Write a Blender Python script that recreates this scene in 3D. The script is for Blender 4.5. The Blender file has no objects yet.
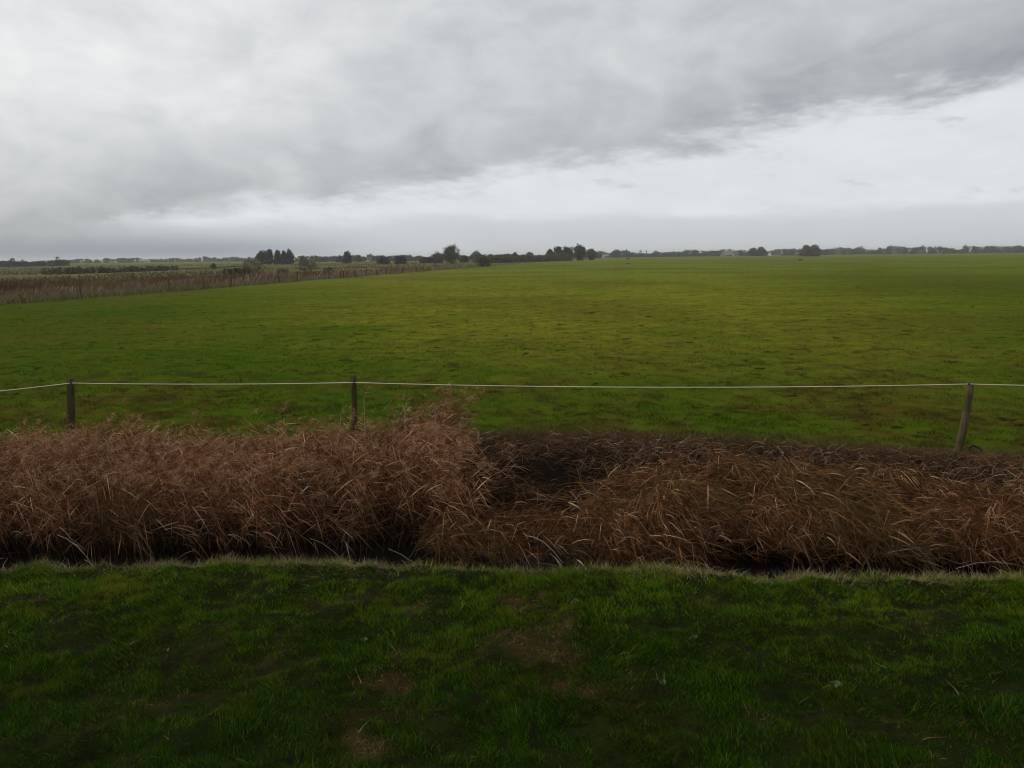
import bpy, math, random
import numpy as np
from mathutils import Vector, Matrix
R = math.radians
sc = bpy.context.scene
col = sc.collection
rs = np.random.RandomState(7)

# ------------------------------------------------------------------ camera
F = 830.0; CAM = np.array([0.0, 0.0, 2.7])
pitch, roll = R(-8.77), R(-0.64)
fw = np.array([0, math.cos(pitch), math.sin(pitch)])
r0 = np.array([1.0, 0, 0]); u0 = np.array([0, -math.sin(pitch), math.cos(pitch)])
RT = r0 * math.cos(roll) + u0 * math.sin(roll)
UP = -r0 * math.sin(roll) + u0 * math.cos(roll)
cd = bpy.data.cameras.new('camera'); cam = bpy.data.objects.new('camera', cd); col.objects.link(cam)
cam.matrix_world = Matrix(((RT[0], UP[0], -fw[0], CAM[0]), (RT[1], UP[1], -fw[1], CAM[1]), (RT[2], UP[2], -fw[2], CAM[2]), (0, 0, 0, 1)))
cd.sensor_width = 36; cd.lens = 36 * F / 1024; cd.clip_end = 20000; cd.clip_start = 0.05
sc.camera = cam

def ray(px, py):
    return fw * F + RT * (px - 512) + UP * (384 - py)
def ground(px, py, z=0.0):
    d = ray(px, py); return CAM + d * ((z - CAM[2]) / d[2])
def hor(px):                                   # row of the horizon under a column
    v = (-F * fw[2] - (px - 512) * RT[2]) / UP[2]
    return 384 - v
def at_dist(px, D):                            # ground point at a distance under a column
    d = ray(px, hor(px)); d = d / math.hypot(d[0], d[1]); return np.array([d[0] * D, d[1] * D, 0.0])
def height(px, py, p):                         # height of the ray over a ground point
    d = ray(px, py); return CAM[2] + d[2] * math.hypot(p[0], p[1]) / math.hypot(d[0], d[1])

# ------------------------------------------------------------------ noise
_perm = np.random.RandomState(3).rand(4096)
def vnoise(x, y, s, seed=0):
    x = np.asarray(x, float) / s + seed * 17.3; y = np.asarray(y, float) / s + seed * 31.7
    ix = np.floor(x).astype(np.int64); iy = np.floor(y).astype(np.int64)
    fx = x - ix; fy = y - iy; fx = fx * fx * (3 - 2 * fx); fy = fy * fy * (3 - 2 * fy)
    def h(a, b): return _perm[(a * 374761 + b * 668265 + (a * b) % 911 * 7 + seed * 97) % 4096]
    return (h(ix, iy) * (1 - fx) + h(ix + 1, iy) * fx) * (1 - fy) + (h(ix, iy + 1) * (1 - fx) + h(ix + 1, iy + 1) * fx) * fy
def fbm(x, y, s, seed=0):
    return (vnoise(x, y, s, seed) + .5 * vnoise(x, y, s * .47, seed + 1) + .25 * vnoise(x, y, s * .23, seed + 2)) / 1.75
def sstep(a, b, x):
    t = np.clip((np.asarray(x, float) - a) / (b - a), 0, 1); return t * t * (3 - 2 * t)

# ------------------------------------------------------------------ object helpers
def tag(o, label=None, cat=None, group=None, kind=None):
    if label: o['label'] = label
    if cat: o['category'] = cat
    if group: o['group'] = group
    if kind: o['kind'] = kind
    return o
def empty(name, loc, label, cat, group=None):
    o = bpy.data.objects.new(name, None); col.objects.link(o); o.location = loc
    o.empty_display_size = .2
    return tag(o, label, cat, group)
def np_mesh(name, V, Q, m, parent=None, smooth=False, attrs=None):
    V = np.asarray(V, np.float32).reshape(-1, 3); Q = np.asarray(Q, np.int32).reshape(-1, 4)
    me = bpy.data.meshes.new(name)
    me.vertices.add(len(V)); me.vertices.foreach_set('co', V.ravel())
    me.loops.add(Q.size); me.loops.foreach_set('vertex_index', Q.ravel())
    me.polygons.add(len(Q)); me.polygons.foreach_set('loop_start', np.arange(0, Q.size, 4, dtype=np.int32))
    if smooth: me.polygons.foreach_set('use_smooth', np.ones(len(Q), bool))
    me.update(calc_edges=True)
    if m: me.materials.append(m)
    for k, a in (attrs or {}).items():
        at = me.attributes.new(k, 'FLOAT', 'POINT'); at.data.foreach_set('value', np.asarray(a, np.float32).ravel())
    o = bpy.data.objects.new(name, me); col.objects.link(o)
    if parent: o.parent = parent
    return o
class MB:                                      # collects shapes into one mesh
    def __init__(s): s.v = []; s.f = []; s.n = 0
    def add(s, V, Fc):
        s.v += [tuple(map(float, p)) for p in V]; s.f += [tuple(i + s.n for i in f) for f in Fc]; s.n += len(V)
    def quads(s, V, Q):
        s.add(np.asarray(V).reshape(-1, 3), np.asarray(Q).reshape(-1, 4).tolist())
    def box(s, c, d):
        x, y, z = c; a, b, e = [q / 2 for q in d]
        V = [(x + i * a, y + j * b, z + k * e) for i in (-1, 1) for j in (-1, 1) for k in (-1, 1)]
        s.add(V, [(0, 1, 3, 2), (4, 6, 7, 5), (0, 4, 5, 1), (2, 3, 7, 6), (0, 2, 6, 4), (1, 5, 7, 3)])
    def tube(s, pts, rad, n=6, cap=True):
        pts = [np.asarray(p, float) for p in pts]; V = []; Fc = []
        for i, p in enumerate(pts):
            t = pts[min(i + 1, len(pts) - 1)] - pts[max(i - 1, 0)]; t = t / (np.linalg.norm(t) + 1e-9)
            a = np.cross(t, [0, 1, 0] if abs(t[1]) < .9 else [1, 0, 0]); a /= np.linalg.norm(a); b = np.cross(t, a)
            for k in range(n):
                w = 2 * math.pi * k / n; V.append(p + rad[i] * (a * math.cos(w) + b * math.sin(w)))
        for i in range(len(pts) - 1):
            for k in range(n): Fc.append((i * n + k, i * n + (k + 1) % n, (i + 1) * n + (k + 1) % n, (i + 1) * n + k))
        if cap: Fc += [tuple(range(n))[::-1], tuple(range((len(pts) - 1) * n, len(pts) * n))]
        s.add(V, Fc)
    def build(s, name, m, parent=None, smooth=False):
        me = bpy.data.meshes.new(name); me.from_pydata(s.v, [], s.f); me.materials.append(m)
        if smooth: me.polygons.foreach_set('use_smooth', [True] * len(me.polygons))
        o = bpy.data.objects.new(name, me); col.objects.link(o)
        if parent: o.parent = parent
        return o
def ribbons(P, W, S=None):
    """P (N,K,3) centre lines, W (N,K) widths, S (N,3) side directions -> vertices, quads"""
    N, K, _ = P.shape
    if S is None:
        T = P[:, -1] - P[:, 0]; A = rs.normal(size=(N, 3)); S = np.cross(T, A)
    S = S / (np.linalg.norm(S, axis=1, keepdims=True) + 1e-9)
    V = np.empty((N, K, 2, 3), np.float32)
    V[:, :, 0] = P - S[:, None] * W[..., None] * .5; V[:, :, 1] = P + S[:, None] * W[..., None] * .5
    b = (np.arange(N) * 2 * K)[:, None, None]; k = np.arange(K - 1)[None, :, None] * 2
    Q = b + k + np.array([0, 1, 3, 2])[None, None, :]
    return V.reshape(-1, 3), Q.reshape(-1, 4)
def merge(parts):
    Vs, Qs, n = [], [], 0
    for V, Q in parts: Vs.append(V); Qs.append(Q + n); n += len(V)
    return np.concatenate(Vs), np.concatenate(Qs)

# ------------------------------------------------------------------ materials
def new_mat(name):
    m = bpy.data.materials.new(name); m.use_nodes = True
    nt = m.node_tree; nt.nodes.clear()
    return m, nt, nt.nodes, nt.links
def N(nt, t, **kw):
    n = nt.nodes.new(t)
    for k, v in kw.items(): setattr(n, k, v)
    return n
def math_n(nt, op, a, b=None, c=None, clamp=False):
    n = nt.nodes.new('ShaderNodeMath'); n.operation = op; n.use_clamp = clamp
    for i, v in enumerate((a, b, c)):
        if v is None: continue
        if isinstance(v, (int, float)): n.inputs[i].default_value = v
        else: nt.links.new(v, n.inputs[i])
    return n.outputs[0]
def mix_n(nt, f, a, b):
    n = nt.nodes.new('ShaderNodeMix'); n.data_type = 'RGBA'
    for s, v in ((n.inputs[0], f), (n.inputs[6], a), (n.inputs[7], b)):
        if isinstance(v, (int, float)): s.default_value = v
        elif isinstance(v, tuple): s.default_value = (*v, 1)
        else: nt.links.new(v, s)
    return n.outputs[2]
def noise_n(nt, scale, detail=3, vec=None, rough=.55, dist=0):
    n = nt.nodes.new('ShaderNodeTexNoise'); n.inputs['Scale'].default_value = scale
    n.inputs['Detail'].default_value = detail; n.inputs['Roughness'].default_value = rough
    n.inputs['Distortion'].default_value = dist
    if vec is not None: nt.links.new(vec, n.inputs['Vector'])
    return n.outputs['Fac']
def ss_n(nt, a, b, x):
    n = nt.nodes.new('ShaderNodeMapRange'); n.interpolation_type = 'SMOOTHSTEP'
    n.inputs[1].default_value = a; n.inputs[2].default_value = b; nt.links.new(x, n.inputs[0]); return n.outputs[0]
def pos_n(nt, sx=1, sy=1, sz=1):
    g = nt.nodes.new('ShaderNodeNewGeometry'); mp = nt.nodes.new('ShaderNodeMapping')
    mp.inputs['Scale'].default_value = (sx, sy, sz); nt.links.new(g.outputs['Position'], mp.inputs[0]); return mp.outputs[0]
def finish(nt, colour, rough=.8, spec=.2, bump=None, bstr=.3, bdist=.02, transl=0):
    b = nt.nodes.new('ShaderNodeBsdfPrincipled'); o = nt.nodes.new('ShaderNodeOutputMaterial')
    if isinstance(colour, tuple): b.inputs['Base Color'].default_value = (*colour, 1)
    else: nt.links.new(colour, b.inputs['Base Color'])
    b.inputs['Roughness'].default_value = rough; b.inputs['Specular IOR Level'].default_value = spec
    if bump is not None:
        bn = nt.nodes.new('ShaderNodeBump'); bn.inputs['Strength'].default_value = bstr; bn.inputs['Distance'].default_value = bdist
        nt.links.new(bump, bn.inputs['Height']); nt.links.new(bn.outputs[0], b.inputs['Normal'])
    out = b.outputs[0]
    if transl:
        t = nt.nodes.new('ShaderNodeBsdfTranslucent'); mx = nt.nodes.new('ShaderNodeMixShader'); mx.inputs[0].default_value = transl
        if isinstance(colour, tuple): t.inputs[0].default_value = (*colour, 1)
        else: nt.links.new(colour, t.inputs[0])
        nt.links.new(out, mx.inputs[1]); nt.links.new(t.outputs[0], mx.inputs[2]); out = mx.outputs[0]
    nt.links.new(out, o.inputs[0])
def island(nt):
    return nt.nodes.new('ShaderNodeNewGeometry').outputs['Random Per Island']

def pasture_colour(nt):
    """meadow colours by place: lush green, a yellowing middle stretch painted brighter as if sunlit, worn brown ground along the fence that also paints in shade"""
    p = pos_n(nt)
    big = noise_n(nt, .035, 4, p, .6); mid = noise_n(nt, .22, 4, p, .6); sm = noise_n(nt, 1.3, 3, p, .6)
    sx = N(nt, 'ShaderNodeSeparateXYZ'); nt.links.new(p, sx.inputs[0]); X, Y = sx.outputs[0], sx.outputs[1]
    g = mix_n(nt, ss_n(nt, .35, .65, mid), (.042, .080, .004), (.066, .104, .006))
    # yellower middle of the meadow, with a sunlit patch painted into its colour
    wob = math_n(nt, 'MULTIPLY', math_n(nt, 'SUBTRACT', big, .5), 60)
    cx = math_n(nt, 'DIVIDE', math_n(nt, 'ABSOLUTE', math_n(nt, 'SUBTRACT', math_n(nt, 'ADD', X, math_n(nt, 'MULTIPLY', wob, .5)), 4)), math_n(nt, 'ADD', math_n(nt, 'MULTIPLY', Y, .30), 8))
    dry = math_n(nt, 'MULTIPLY', ss_n(nt, 1.3, .2, cx), ss_n(nt, 8, 38, math_n(nt, 'ADD', Y, wob)))  # mask of the yellower stretch and its painted sunlit patch
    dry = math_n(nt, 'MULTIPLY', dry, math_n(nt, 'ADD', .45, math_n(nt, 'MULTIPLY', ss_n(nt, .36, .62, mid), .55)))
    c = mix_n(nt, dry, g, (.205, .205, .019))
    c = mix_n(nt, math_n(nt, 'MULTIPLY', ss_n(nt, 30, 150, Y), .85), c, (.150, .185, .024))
    oli = math_n(nt, 'ADD', math_n(nt, 'MULTIPLY', big, 1.0), math_n(nt, 'MULTIPLY', sm, .25))
    c = mix_n(nt, math_n(nt, 'MULTIPLY', ss_n(nt, .55, .75, oli), .6), c, (.090, .084, .012))
    worn_and_shade = math_n(nt, 'ADD', math_n(nt, 'MULTIPLY', mid, .6), math_n(nt, 'MULTIPLY', sm, .4))
    near = math_n(nt, 'ADD', .35, math_n(nt, 'MULTIPLY', ss_n(nt, 24, 12, Y), .60))  # worn brown strengthened towards the fence, putting foreground shade into the colour
    c = mix_n(nt, math_n(nt, 'MULTIPLY', ss_n(nt, .43, .62, worn_and_shade), near), c, (.062, .046, .009))
    # hoof holes and mole-turned earth
    pk = ss_n(nt, .63, .70, noise_n(nt, 1.9, 2, p, .5)); fad = ss_n(nt, 110, 30, Y)
    return mix_n(nt, math_n(nt, 'MULTIPLY', math_n(nt, 'MULTIPLY', pk, fad), .8), c, (.014, .012, .004))

def m_field():
    m, nt, n, l = new_mat('pasture_ground')
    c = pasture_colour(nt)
    p = pos_n(nt); f = noise_n(nt, 5, 4, p, .7); f2 = noise_n(nt, .9, 5, p, .7)
    # hoof-poached hollows: bare dark earth between tufts
    k = math_n(nt, 'MULTIPLY', ss_n(nt, .54, .66, f2), .7)
    c = mix_n(nt, k, c, (.026, .026, .008))
    c = mix_n(nt, math_n(nt, 'MULTIPLY', ss_n(nt, .5, .7, f), .4), c, (.022, .028, .005))
    finish(nt, c, .95, .0, math_n(nt, 'ADD', f, f2), .6, .06); return m
def m_marsh():
    m, nt, n, l = new_mat('marsh_ground')
    p = pos_n(nt); a = noise_n(nt, .02, 4, p, .6); b = noise_n(nt, .2, 4, p, .6)
    c = mix_n(nt, ss_n(nt, .4, .6, a), (.085, .094, .028), (.145, .125, .052))
    c = mix_n(nt, ss_n(nt, .5, .7, b), c, (.075, .050, .026))
    finish(nt, c, .95, .0, b, .5, .3); return m
def m_lawn():
    m, nt, n, l = new_mat('lawn_ground')
    p = pos_n(nt); a = noise_n(nt, 1.2, 4, p); b = noise_n(nt, 14, 4, p, .7)
    c = mix_n(nt, ss_n(nt, .4, .65, a), (.008, .016, .002), (.014, .018, .003))
    c = mix_n(nt, ss_n(nt, .4, .65, b), c, (.009, .008, .003))
    at = N(nt, 'ShaderNodeAttribute', attribute_name='bare')
    c = mix_n(nt, at.outputs['Fac'], c, mix_n(nt, b, (.022, .014, .006), (.075, .048, .020)))
    finish(nt, c, .95, .02, b, .8, .02); return m
def m_ditch():
    m, nt, n, l = new_mat('ditch_soil')
    p = pos_n(nt); b = noise_n(nt, 9, 5, p, .7)
    finish(nt, mix_n(nt, b, (.005, .0035, .0025), (.018, .012, .008)), .95, .03, b, .9, .05); return m
def m_water():
    m, nt, n, l = new_mat('ditch_water')
    finish(nt, (.008, .008, .006), .12, .5, noise_n(nt, 6, 2, pos_n(nt)), .15, .02); return m
def m_blades(name, ramp, rough=.9, spec=.0, transl=.25, patch=None, painted_falloff=False):
    m, nt, n, l = new_mat(name)
    r = N(nt, 'ShaderNodeValToRGB'); el = r.color_ramp.elements
    while len(el) > 1: el.remove(el[0])
    el[0].position = ramp[0][0]; el[0].color = (*ramp[0][1], 1)
    for p_, c_ in ramp[1:]:
        e = el.new(p_); e.color = (*c_, 1)
    nt.links.new(island(nt), r.inputs[0]); c = r.outputs[0]
    if patch:
        sc_, lo, hi, c2, amt = patch
        c = mix_n(nt, math_n(nt, 'MULTIPLY', ss_n(nt, lo, hi, noise_n(nt, sc_, 4, pos_n(nt))), amt), c, c2)
    if painted_falloff:  # lens falloff put into the colour: darker near the camera, brighter to the ditch
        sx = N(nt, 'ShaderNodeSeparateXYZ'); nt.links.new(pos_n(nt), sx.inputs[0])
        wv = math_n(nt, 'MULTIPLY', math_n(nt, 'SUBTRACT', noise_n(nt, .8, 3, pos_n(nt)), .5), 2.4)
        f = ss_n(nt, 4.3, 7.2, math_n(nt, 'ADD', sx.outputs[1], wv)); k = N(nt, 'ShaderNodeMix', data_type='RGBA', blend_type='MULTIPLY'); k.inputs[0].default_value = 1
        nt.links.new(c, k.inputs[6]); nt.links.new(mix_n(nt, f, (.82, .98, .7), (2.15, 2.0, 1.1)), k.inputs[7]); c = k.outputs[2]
    finish(nt, c, rough, spec, transl=transl); return m
def m_field_blades():
    m, nt, n, l = new_mat('pasture_blades')
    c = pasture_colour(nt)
    i = island(nt)
    c2 = mix_n(nt, ss_n(nt, .86, .9, i), c, (.13, .105, .03))
    mul = N(nt, 'ShaderNodeMix', data_type='RGBA', blend_type='MULTIPLY'); mul.inputs[0].default_value = 1
    nt.links.new(c2, mul.inputs[6])
    v = math_n(nt, 'ADD', math_n(nt, 'MULTIPLY', math_n(nt, 'FRACT', math_n(nt, 'MULTIPLY', i, 37.7)), .7), .65)
    cb = N(nt, 'ShaderNodeCombineColor'); [nt.links.new(v, cb.inputs[k]) for k in range(3)]
    nt.links.new(cb.outputs[0], mul.inputs[7])
    finish(nt, mul.outputs[2], .9, .0, transl=.12); return m
def m_wood(name, a, b):
    m, nt, n, l = new_mat(name)
    p = pos_n(nt, 14, 14, 1.5); f = noise_n(nt, 3, 5, p, .65); g = noise_n(nt, 3, 3, pos_n(nt))
    c = mix_n(nt, ss_n(nt, .3, .7, f), a, b)
    c = mix_n(nt, math_n(nt, 'MULTIPLY', ss_n(nt, .5, .65, g), .6), c, (.035, .042, .014))
    finish(nt, c, .95, .03, f, .7, .01); return m
def m_plain(name, c, rough=.7, spec=.3, var=.25, scale=6):
    m, nt, n, l = new_mat(name)
    f = noise_n(nt, scale, 4, pos_n(nt))
    finish(nt, mix_n(nt, f, tuple(x * (1 - var) for x in c), tuple(min(1, x * (1 + var)) for x in c)), rough, spec); return m
M = {}
M['field'] = m_field(); M['marsh'] = m_marsh(); M['lawn'] = m_lawn(); M['ditch'] = m_ditch(); M['water'] = m_water()
M['lawn_blade'] = m_blades('lawn_blades', [(0, (.008, .026, .001)), (.4, (.019, .056, .002)), (.75, (.038, .086, .004)), (.90, (.080, .096, .012)), (.97, (.14, .11, .03)), (1, (.24, .19, .08))], transl=.12, painted_falloff=True,
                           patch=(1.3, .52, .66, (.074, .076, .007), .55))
M['field_blade'] = m_field_blades()
M['straw'] = m_blades('straw', [(0, (.16, .12, .05)), (.5, (.28, .22, .10)), (1, (.42, .36, .20))], .7, .04, .2)
M['brown_grass'] = m_blades('dead_grass', [(0, (.045, .026, .014)), (.5, (.09, .055, .028)), (.9, (.16, .11, .055)), (1, (.3, .24, .13))], .8, .04, .15)
M['reed'] = m_blades('dry_reed_leaf', [(0, (.080, .028, .012)), (.35, (.20, .080, .035)), (.7, (.37, .165, .078)), (.90, (.50, .29, .16)), (1, (.75, .58, .40))], .8, .0, .15,
                     patch=(.9, .48, .62, (.125, .066, .028), .7))
M['reed_stem'] = m_blades('reed_stem', [(0, (.030, .013, .006)), (.6, (.070, .032, .015)), (.95, (.13, .07, .035)), (1, (.40, .30, .2))], .8, .0, 0)  # stem brown darkened: shade at the reed foot put into the colour
M['fallen'] = m_blades('fallen_reed_leaf', [(0, (.042, .018, .008)), (.45, (.115, .050, .020)), (.8, (.22, .10, .043)), (.94, (.36, .21, .105)), (1, (.62, .48, .33))], .75, .0, .12,
                       patch=(.45, .45, .60, (.100, .068, .022), .6))
M['thatch'] = m_blades('flattened_reed', [(0, (.050, .026, .014)), (.5, (.13, .068, .035)), (.85, (.22, .13, .075)), (.95, (.36, .25, .17)), (1, (.55, .45, .34))], .75, .0, .1,
                       patch=(.7, .48, .7, (.055, .03, .018), .6))
M['plume'] = m_blades('reed_plume', [(0, (.15, .066, .034)), (.6, (.34, .175, .088)), (.90, (.50, .32, .19)), (1, (.6, .45, .3))], .8, .04, .3)
M['pale_plume'] = m_blades('pale_reed_plume', [(0, (.17, .115, .062)), (.6, (.28, .21, .125)), (1, (.42, .34, .22))], .8, .04, .3)
M['pale_stalk'] = m_blades('pale_reed_stalk', [(0, (.20, .13, .09)), (.6, (.38, .30, .22)), (1, (.55, .46, .36))], .7, .04, .1)
M['post_dark'] = m_wood('weathered_post', (.034, .026, .013), (.085, .066, .036))
M['post_grey'] = m_wood('grey_post', (.055, .044, .022), (.12, .098, .055))
M['post_far'] = m_plain('old_post_wood', (.085, .06, .042), .9, .1)
M['wire'] = m_plain('white_fence_tape', (.78, .76, .60), .6, .2, .05)
M['black'] = m_plain('black_plastic', (.008, .008, .008), .7, .1)
M['bark'] = m_plain('bark', (.055, .042, .032), .9, .1, .3, 3)

# ------------------------------------------------------------------ lines that divide the ground
def polyline(tab):
    P = np.array([ground(a, b) for a, b in tab]); P = P[np.argsort(P[:, 0])]
    xs = np.concatenate([[P[0, 0] - 80], P[:, 0], [P[-1, 0] + 80]]); ys = np.concatenate([[P[0, 1] + .6], P[:, 1], [P[-1, 1] - .6]])
    return lambda x: np.interp(x, xs, ys)
_lip = polyline([(0, 566), (200, 565), (350, 563), (500, 566), (700, 571), (1024, 575)])
_crest = polyline([(0, 450), (150, 449), (300, 447), (450, 441), (600, 439), (750, 446), (860, 455), (1024, 463)])
def lip(x): return _lip(x) + .10 * (vnoise(x, x * 0, .35, 4) - .5) + .06 * (vnoise(x, x * 0, .12, 5) - .5)
def crest(x): return _crest(x) + .12 * (vnoise(x, x * 0, .6, 6) - .5)
PT = np.array([0, .03, .08, .16, .28, .5, .62, .74, .87, 1.0]); PZ = np.array([0, -.10, -.42, -.82, -1.0, -1.0, -.86, -.52, -.18, 0])
def ditch_z(x, t): return np.interp(t, PT, PZ)
def lawn_z(x, y):
    near = sstep(40, 15, np.abs(y)) * sstep(60, 15, np.abs(x))
    return near * (.13 * (fbm(x, y, .32, 11) - .5) + .08 * (fbm(x, y, 1.8, 12) - .5) + .035 * (vnoise(x, y, .13, 13) - .5))
EDGE = lambda y: -32.5 + (y - 52) * .149       # left edge of the pasture
def field_z(x, y):
    d = np.hypot(x, y)
    return (.10 * (fbm(x, y, .5, 21) - .5) * sstep(90, 20, d) + .10 * (fbm(x, y, 1.6, 22) - .5) * sstep(160, 40, d) + .16 * (fbm(x, y, 7, 23) - .5) * sstep(400, 90, d)) * sstep(0, 1.2, y - crest(x))

# ------------------------------------------------------------------ ground sheets
def grid_faces(nr, nc):
    i = np.arange(nr - 1)[:, None] * nc + np.arange(nc - 1)[None, :]
    return np.stack([i, i + 1, i + nc + 1, i + nc], -1).reshape(-1, 4)
xs = np.concatenate([-np.geomspace(120, 9, 14)[:-1], np.arange(-9, 9.001, .05), np.geomspace(9, 120, 14)[1:]])
# lawn
sv = np.concatenate([-np.geomspace(1, 60, 12)[::-1], np.linspace(-.9, 1, 60)[:-1], np.zeros(0)])
tt = np.concatenate([(-np.geomspace(.2, 9, 10))[::-1], np.linspace(.0, 1, 170)])
X, T = np.meshgrid(xs, tt); L = lip(X)
Y = np.where(T < 0, T * 8 + 1.5, 1.5 + T * (L - 1.5)); Z = lawn_z(X, Y)
Z = Z - .035 * sstep(.25, 0, L - Y) ** 2 * 1.0
bare_spots = [(556, 655, .16), (578, 680, .15), (524, 642, .14), (380, 686, .08), (508, 600, .10), (535, 595, .08), (368, 752, .10), (412, 605, .07), (540, 630, .10), (395, 662, .07)]
BS = [(ground(a, b)[:2], r) for a, b, r in bare_spots]
def bare(x, y):
    w = np.zeros_like(x)
    jx = x + .50 * (fbm(x, y, .22, 31) - .5); jy = y + .60 * (fbm(x, y, .22, 32) - .5)
    for c, r in BS: w = np.maximum(w, sstep(r * 1.5, r * .2, np.hypot((jx - c[0]) * .6, jy - c[1])))
    return np.clip(.85 * np.maximum(w, .3 * sstep(.64, .80, fbm(x, y, .35, 33))) * (.5 + vnoise(x, y, .05, 34)), 0, 1)
bv = bare(X, Y); Z = Z - (.02 - .05 * (vnoise(X, Y, .07, 35) - .5)) * bv
lawn = np_mesh('lawn', np.stack([X, Y, Z], -1), grid_faces(*X.shape), M['lawn'], smooth=True, attrs={'bare': bv})
tag(lawn, kind='structure'); lawn_edge_z = Z[-1]
# ditch
tt = np.concatenate([np.linspace(0, .3, 26), np.linspace(.3, .6, 12)[1:], np.linspace(.6, 1, 30)[1:]])
X, T = np.meshgrid(xs, tt); L = lip(X); C_ = crest(X); Y = L + T * (C_ - L)
Z = ditch_z(X, T) + .14 * (fbm(X, Y, .4, 41) - .5) * sstep(0, .1, T) * sstep(1, .9, T)
Z += lawn_edge_z[None, :] * sstep(.1, 0, T)
tag(np_mesh('ditch', np.stack([X, Y, Z], -1), grid_faces(*X.shape), M['ditch'], smooth=True), kind='structure')
X, T = np.meshgrid(xs, np.linspace(.1, .66, 6)); L = lip(X); Y = L + T * (crest(X) - L)
tag(np_mesh('water', np.stack([X, Y, X * 0 - .86], -1), grid_faces(*X.shape), M['water']), kind='structure')
# pasture and the marsh beyond its left edge: one sheet, split along the edge
ys = [0.0]
while ys[-1] < 4600: ys.append(ys[-1] + max(.08, (ys[-1] + 11) * .0085))
ys = np.array(ys); tx = np.linspace(-1, 1, 440)
X = tx[None, :] * (15 + .95 * (ys + 11))[:, None]; Y = crest(X) + ys[:, None]
Y = np.where(ys[:, None] > 30, 11.5 + ys[:, None], Y * 1.0 + (11.5 - crest(X)) * sstep(5, 30, ys)[:, None])
Z = field_z(X, Y); V = np.stack([X, Y, Z], -1).reshape(-1, 3); Q = grid_faces(*X.shape)
cen = V[Q].mean(1); left = (cen[:, 0] < EDGE(cen[:, 1]) + .6 * (vnoise(cen[:, 0], cen[:, 1], 3, 8) - .5)) & (cen[:, 1] < 470)
def sub(mask):
    q = Q[mask]; u, inv = np.unique(q, return_inverse=True); return V[u], inv.reshape(-1, 4)
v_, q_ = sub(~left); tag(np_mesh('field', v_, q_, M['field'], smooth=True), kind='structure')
v_, q_ = sub(left); tag(np_mesh('marsh_meadow', v_, q_, M['marsh'], smooth=True), kind='structure')

# ------------------------------------------------------------------ grass
def blades(x, y, z, h, w, lean, leandir, K=3):
    n = len(x); a = np.linspace(0, 1, K)[None, :]
    P = np.empty((n, K, 3)); off = lean[:, None] * h[:, None] * a ** 1.8
    P[..., 0] = x[:, None] + off * np.cos(leandir)[:, None]; P[..., 1] = y[:, None] + off * np.sin(leandir)[:, None]
    P[..., 2] = z[:, None] - .006 + h[:, None] * a * np.sqrt(np.clip(1 - (lean[:, None] * .55) ** 2, .15, 1))
    W = w[:, None] * (1 - a * .85)
    th = rs.rand(n) * math.pi * 2
    return ribbons(P, W, np.stack([np.cos(th), np.sin(th), np.zeros(n)], 1))
# lawn blades
n = 640000
y = 2.9 + (rs.rand(n) ** .8) * 4.9; x = (rs.rand(n) * 2 - 1) * (2.7 + .68 * y)
k = y < lip(x) + .04; x, y = x[k], y[k]; b_ = bare(x, y); k = rs.rand(len(x)) > b_ * .93; x, y, b_ = x[k], y[k], b_[k]
cl = .6 * fbm(x, y, .26, 51) + .4 * vnoise(x, y, .09, 56); cl2 = fbm(x, y, .9, 52)
k = rs.rand(len(x)) < .42 + 1.1 * sstep(.34, .58, cl); x, y, cl, cl2, b_ = x[k], y[k], cl[k], cl2[k], b_[k]
h = (.014 + .038 * sstep(.3, .72, cl) * (.45 + 1.1 * cl2)) * (.6 + .8 * rs.rand(len(x))) * (1 - .5 * b_)
ld = 2 * math.pi * vnoise(x, y, .35, 53) + 1.2 * rs.normal(size=len(x))
V_, Q_ = blades(x, y, lawn_z(x, y) - .035 * sstep(.25, 0, lip(x) - y) ** 2, h, .0026 + .0022 * rs.rand(len(x)), .55 + .5 * rs.rand(len(x)), ld)
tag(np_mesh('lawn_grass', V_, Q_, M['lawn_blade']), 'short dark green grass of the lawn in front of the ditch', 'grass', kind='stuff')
# pasture blades, coarser with distance
n = 330000
d = 1 / (1 / 11.0 - rs.rand(n) * (1 / 11.0 - 1 / 75.0)); x = (rs.rand(n) * 2 - 1) * (2 + .68 * d); y = d
k = (y > crest(x) - .12) & (x > EDGE(y) + .5); x, y = x[k], y[k]
cl = .55 * fbm(x, y, .35, 54) + .45 * vnoise(x, y, .16, 57); k = rs.rand(len(x)) < .25 + sstep(.38, .62, cl); x, y, cl = x[k], y[k], cl[k]
edge = sstep(1.2, 0, y - crest(x))
h = (.022 + .050 * sstep(.35, .75, cl) + .06 * edge) * (.6 + .7 * rs.rand(len(x)))
V_, Q_ = blades(x, y, field_z(x, y), h, (.0045 + .0004 * y) * (.7 + .6 * rs.rand(len(x))), .5 + .5 * rs.rand(len(x)), 2 * math.pi * vnoise(x, y, 1.5, 55) + rs.normal(size=len(x)))
tag(np_mesh('pasture_grass', V_, Q_, M['field_blade']), 'tufted olive green pasture grass beyond the wire fence', 'grass', kind='stuff')
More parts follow.
